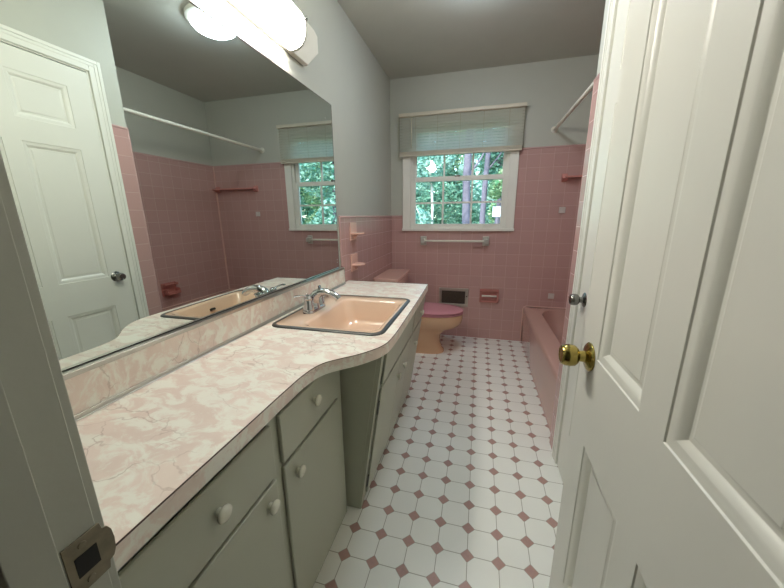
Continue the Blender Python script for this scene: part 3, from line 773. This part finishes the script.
for y, d in ((YA - T + .0005, 1), (L + T - .0005, -1)):
    obj('flange', B().lathe([(0, 0), (.028, 0), (.027, .006), (.017, .012), (.0165, .025), (0, .025)], (1.43, y, 1.918), (0, d, 0), 24), 'rod', rd, smooth=True)

# ------------------------------------------------------------------ bathtub
TX0, TX1, TY0, TY1, TZ = 1.310, XT - .0015, YA + .0015, L - .0015, .362
bt_ = thing('bathtub', 'pink enamel alcove bathtub with a flat apron front', 'bathtub', (1.7, 2.45, 0))
def tl_(i, z, r, fx_=0): return [(x, y, z) for x, y in rrect(TX0 + fx_, TX1, TY0, TY1, r)]
def inn(a, b_, c_, d_, r, z): return [(x, y, z) for x, y in rrect(a, b_, c_, d_, r)]
b = B().loft([tl_(0, 0, .002, .006), tl_(0, .318, .003, .0), tl_(0, .343, .004, .002), tl_(0, .356, .006, .010), tl_(0, TZ, .008, .022),
              inn(TX0 + .125, TX1 - .055, TY0 + .085, TY1 - .030, .24, TZ), inn(TX0 + .131, TX1 - .060, TY0 + .092, TY1 - .036, .24, TZ - .012), inn(TX0 + .134, TX1 - .066, TY0 + .10, TY1 - .05, .24, TZ - .05),
              inn(TX0 + .142, TX1 - .085, TY0 + .14, TY1 - .18, .20, .13), inn(TX0 + .19, TX1 - .13, TY0 + .18, TY1 - .26, .12, .085), inn(TX0 + .25, TX1 - .19, TY0 + .25, TY1 - .34, .08, .075)])
obj('tub_shell', b, 'tub', bt_, smooth=True, angle=50)
ck = B().tube([(TX0 - .002, L - .004, 0), (TX0 - .002, L - .004, .337), (TX0 + .006, L - .004, .357), (TX0 + .025, L - .004, TZ + .004), (TX1, L - .004, TZ + .004)], .005, 8)
ck.tube([(TX1 - .003, L, TZ + .003), (TX1 - .003, TY0, TZ + .003)], .004, 8)
obj('caulk_bead', ck, 'caulk', bt_, smooth=True)

# ------------------------------------------------------------------ toilet, facing +x
TYc = 2.80
to = thing('toilet', 'tan toilet with a closed mauve seat lid against the left wall', 'toilet', (.38, TYc, 0))
def el(cx, a, b_, z, p=2.2, egg=.10): return [(x, y, z) for x, y in ellipse(cx, TYc, a, b_, 44, p, egg)]
b = B().loft([el(.385, .215, .112, 0, 2.8, .05), el(.385, .213, .110, .012, 2.8, .05), el(.385, .198, .100, .030, 2.6, .05), el(.380, .180, .092, .10, 2.4), el(.385, .180, .092, .17, 2.3), el(.410, .205, .110, .215, 2.2),
              el(.462, .250, .152, .250, 2.2), el(.487, .262, .178, .290, 2.2), el(.492, .266, .184, .330, 2.2), el(.492, .264, .183, .366, 2.2), el(.492, .250, .170, .370, 2.2)])
b.loft([rr3(.03, .30, TYc - .10, TYc + .10, .03, .20), rr3(.02, .30, TYc - .12, TYc + .12, .03, .30), rr3(.015, .30, TYc - .15, TYc + .15, .03, .366)])
obj('bowl', b, 'tan', to, smooth=True, angle=60)
b = B().loft([el(.490, .268, .184, .372, 2.15), el(.490, .270, .186, .376, 2.15), el(.490, .270, .186, .384, 2.15), el(.490, .262, .178, .388, 2.15)])
obj('seat_ring', b, 'mauve', to, smooth=True, angle=50)
b = B().loft([el(.488, .268, .184, .390, 2.15), el(.488, .274, .189, .393, 2.15), el(.488, .274, .189, .402, 2.15), el(.488, .262, .178, .408, 2.15), el(.488, .20, .13, .413, 2.15), el(.488, .10, .06, .415, 2.1)])
obj('seat_lid', b, 'mauve', to, smooth=True, angle=60)
b = B().loft([rr3(.022, .200, TYc - .225, TYc + .225, .03, .367), rr3(.018, .206, TYc - .238, TYc + .238, .03, .45), rr3(.015, .210, TYc - .248, TYc + .248, .03, .678)])
obj('tank', b, 'tankpink', to, smooth=True, angle=30)
b = B().loft([rr3(.008, .220, TYc - .258, TYc + .258, .025, .679), rr3(.006, .224, TYc - .262, TYc + .262, .028, .684), rr3(.006, .224, TYc - .262, TYc + .262, .028, .704), rr3(.009, .221, TYc - .259, TYc + .259, .026, .710)])
obj('tank_lid', b, 'tankpink', to, smooth=True, angle=30)
fh = obj('flush_handle', B().lathe([(0, 0), (.012, 0), (.012, .008), (0, .010)], (.211, TYc - .17, .62), (1, 0, 0), 14).tube([(.222, TYc - .17, .62), (.224, TYc - .12, .610)], [.006, .005], 8), 'chrome', to, smooth=True)

# ------------------------------------------------------------------ sun, sky, camera
w = bpy.data.worlds.new('World'); SC.world = w; w.use_nodes = True
nt = w.node_tree; bg = nt.nodes['Background']
sky = nt.nodes.new('ShaderNodeTexSky'); sky.sky_type = 'NISHITA'; sky.sun_disc = False; sky.sun_elevation = math.radians(48); sky.sun_rotation = math.radians(200)
nt.links.new(sky.outputs[0], bg.inputs[0]); bg.inputs[1].default_value = 1.25
sun = bpy.data.lights.new('sun', 'SUN'); sun.energy = 7.0; sun.angle = math.radians(1); sun.color = (1, .95, .86)
so = bpy.data.objects.new('sun', sun); COL.objects.link(so); so.location = (0, -5, 10)
so.rotation_euler = Vector((.35, .75, -1.0)).to_track_quat('-Z', 'Y').to_euler()

f_px, yaw, pitch, roll = 320.46, .2631, -.2391, -.0101
cam = bpy.data.cameras.new('camera'); co = bpy.data.objects.new('camera', cam); COL.objects.link(co); SC.camera = co
cam.sensor_fit = 'HORIZONTAL'; cam.sensor_width = 36; cam.lens = f_px / 784 * 36; cam.clip_start = .02; cam.clip_end = 200
fwd = Vector((-math.sin(yaw) * math.cos(pitch), math.cos(yaw) * math.cos(pitch), math.sin(pitch)))
rt = Vector((math.cos(yaw), math.sin(yaw), 0)); up = rt.cross(fwd)
r2 = rt * math.cos(roll) + up * math.sin(roll); u2 = up * math.cos(roll) - rt * math.sin(roll)
mw = Matrix((( r2.x, u2.x, -fwd.x, .8599), (r2.y, u2.y, -fwd.y, 0), (r2.z, u2.z, -fwd.z, 1.2229), (0, 0, 0, 1)))
co.matrix_world = mw
SC.view_settings.view_transform = 'Standard'; SC.view_settings.look = 'None'; SC.view_settings.gamma = 1
SC.view_settings.use_curve_mapping = False; SC.view_settings.exposure = 0.0
SC.cycles.max_bounces = 10; SC.cycles.diffuse_bounces = 6; SC.cycles.glossy_bounces = 6; SC.cycles.transparent_max_bounces = 12
SC.cycles.sample_clamp_indirect = 6; SC.cycles.caustics_reflective = False; SC.cycles.caustics_refractive = False
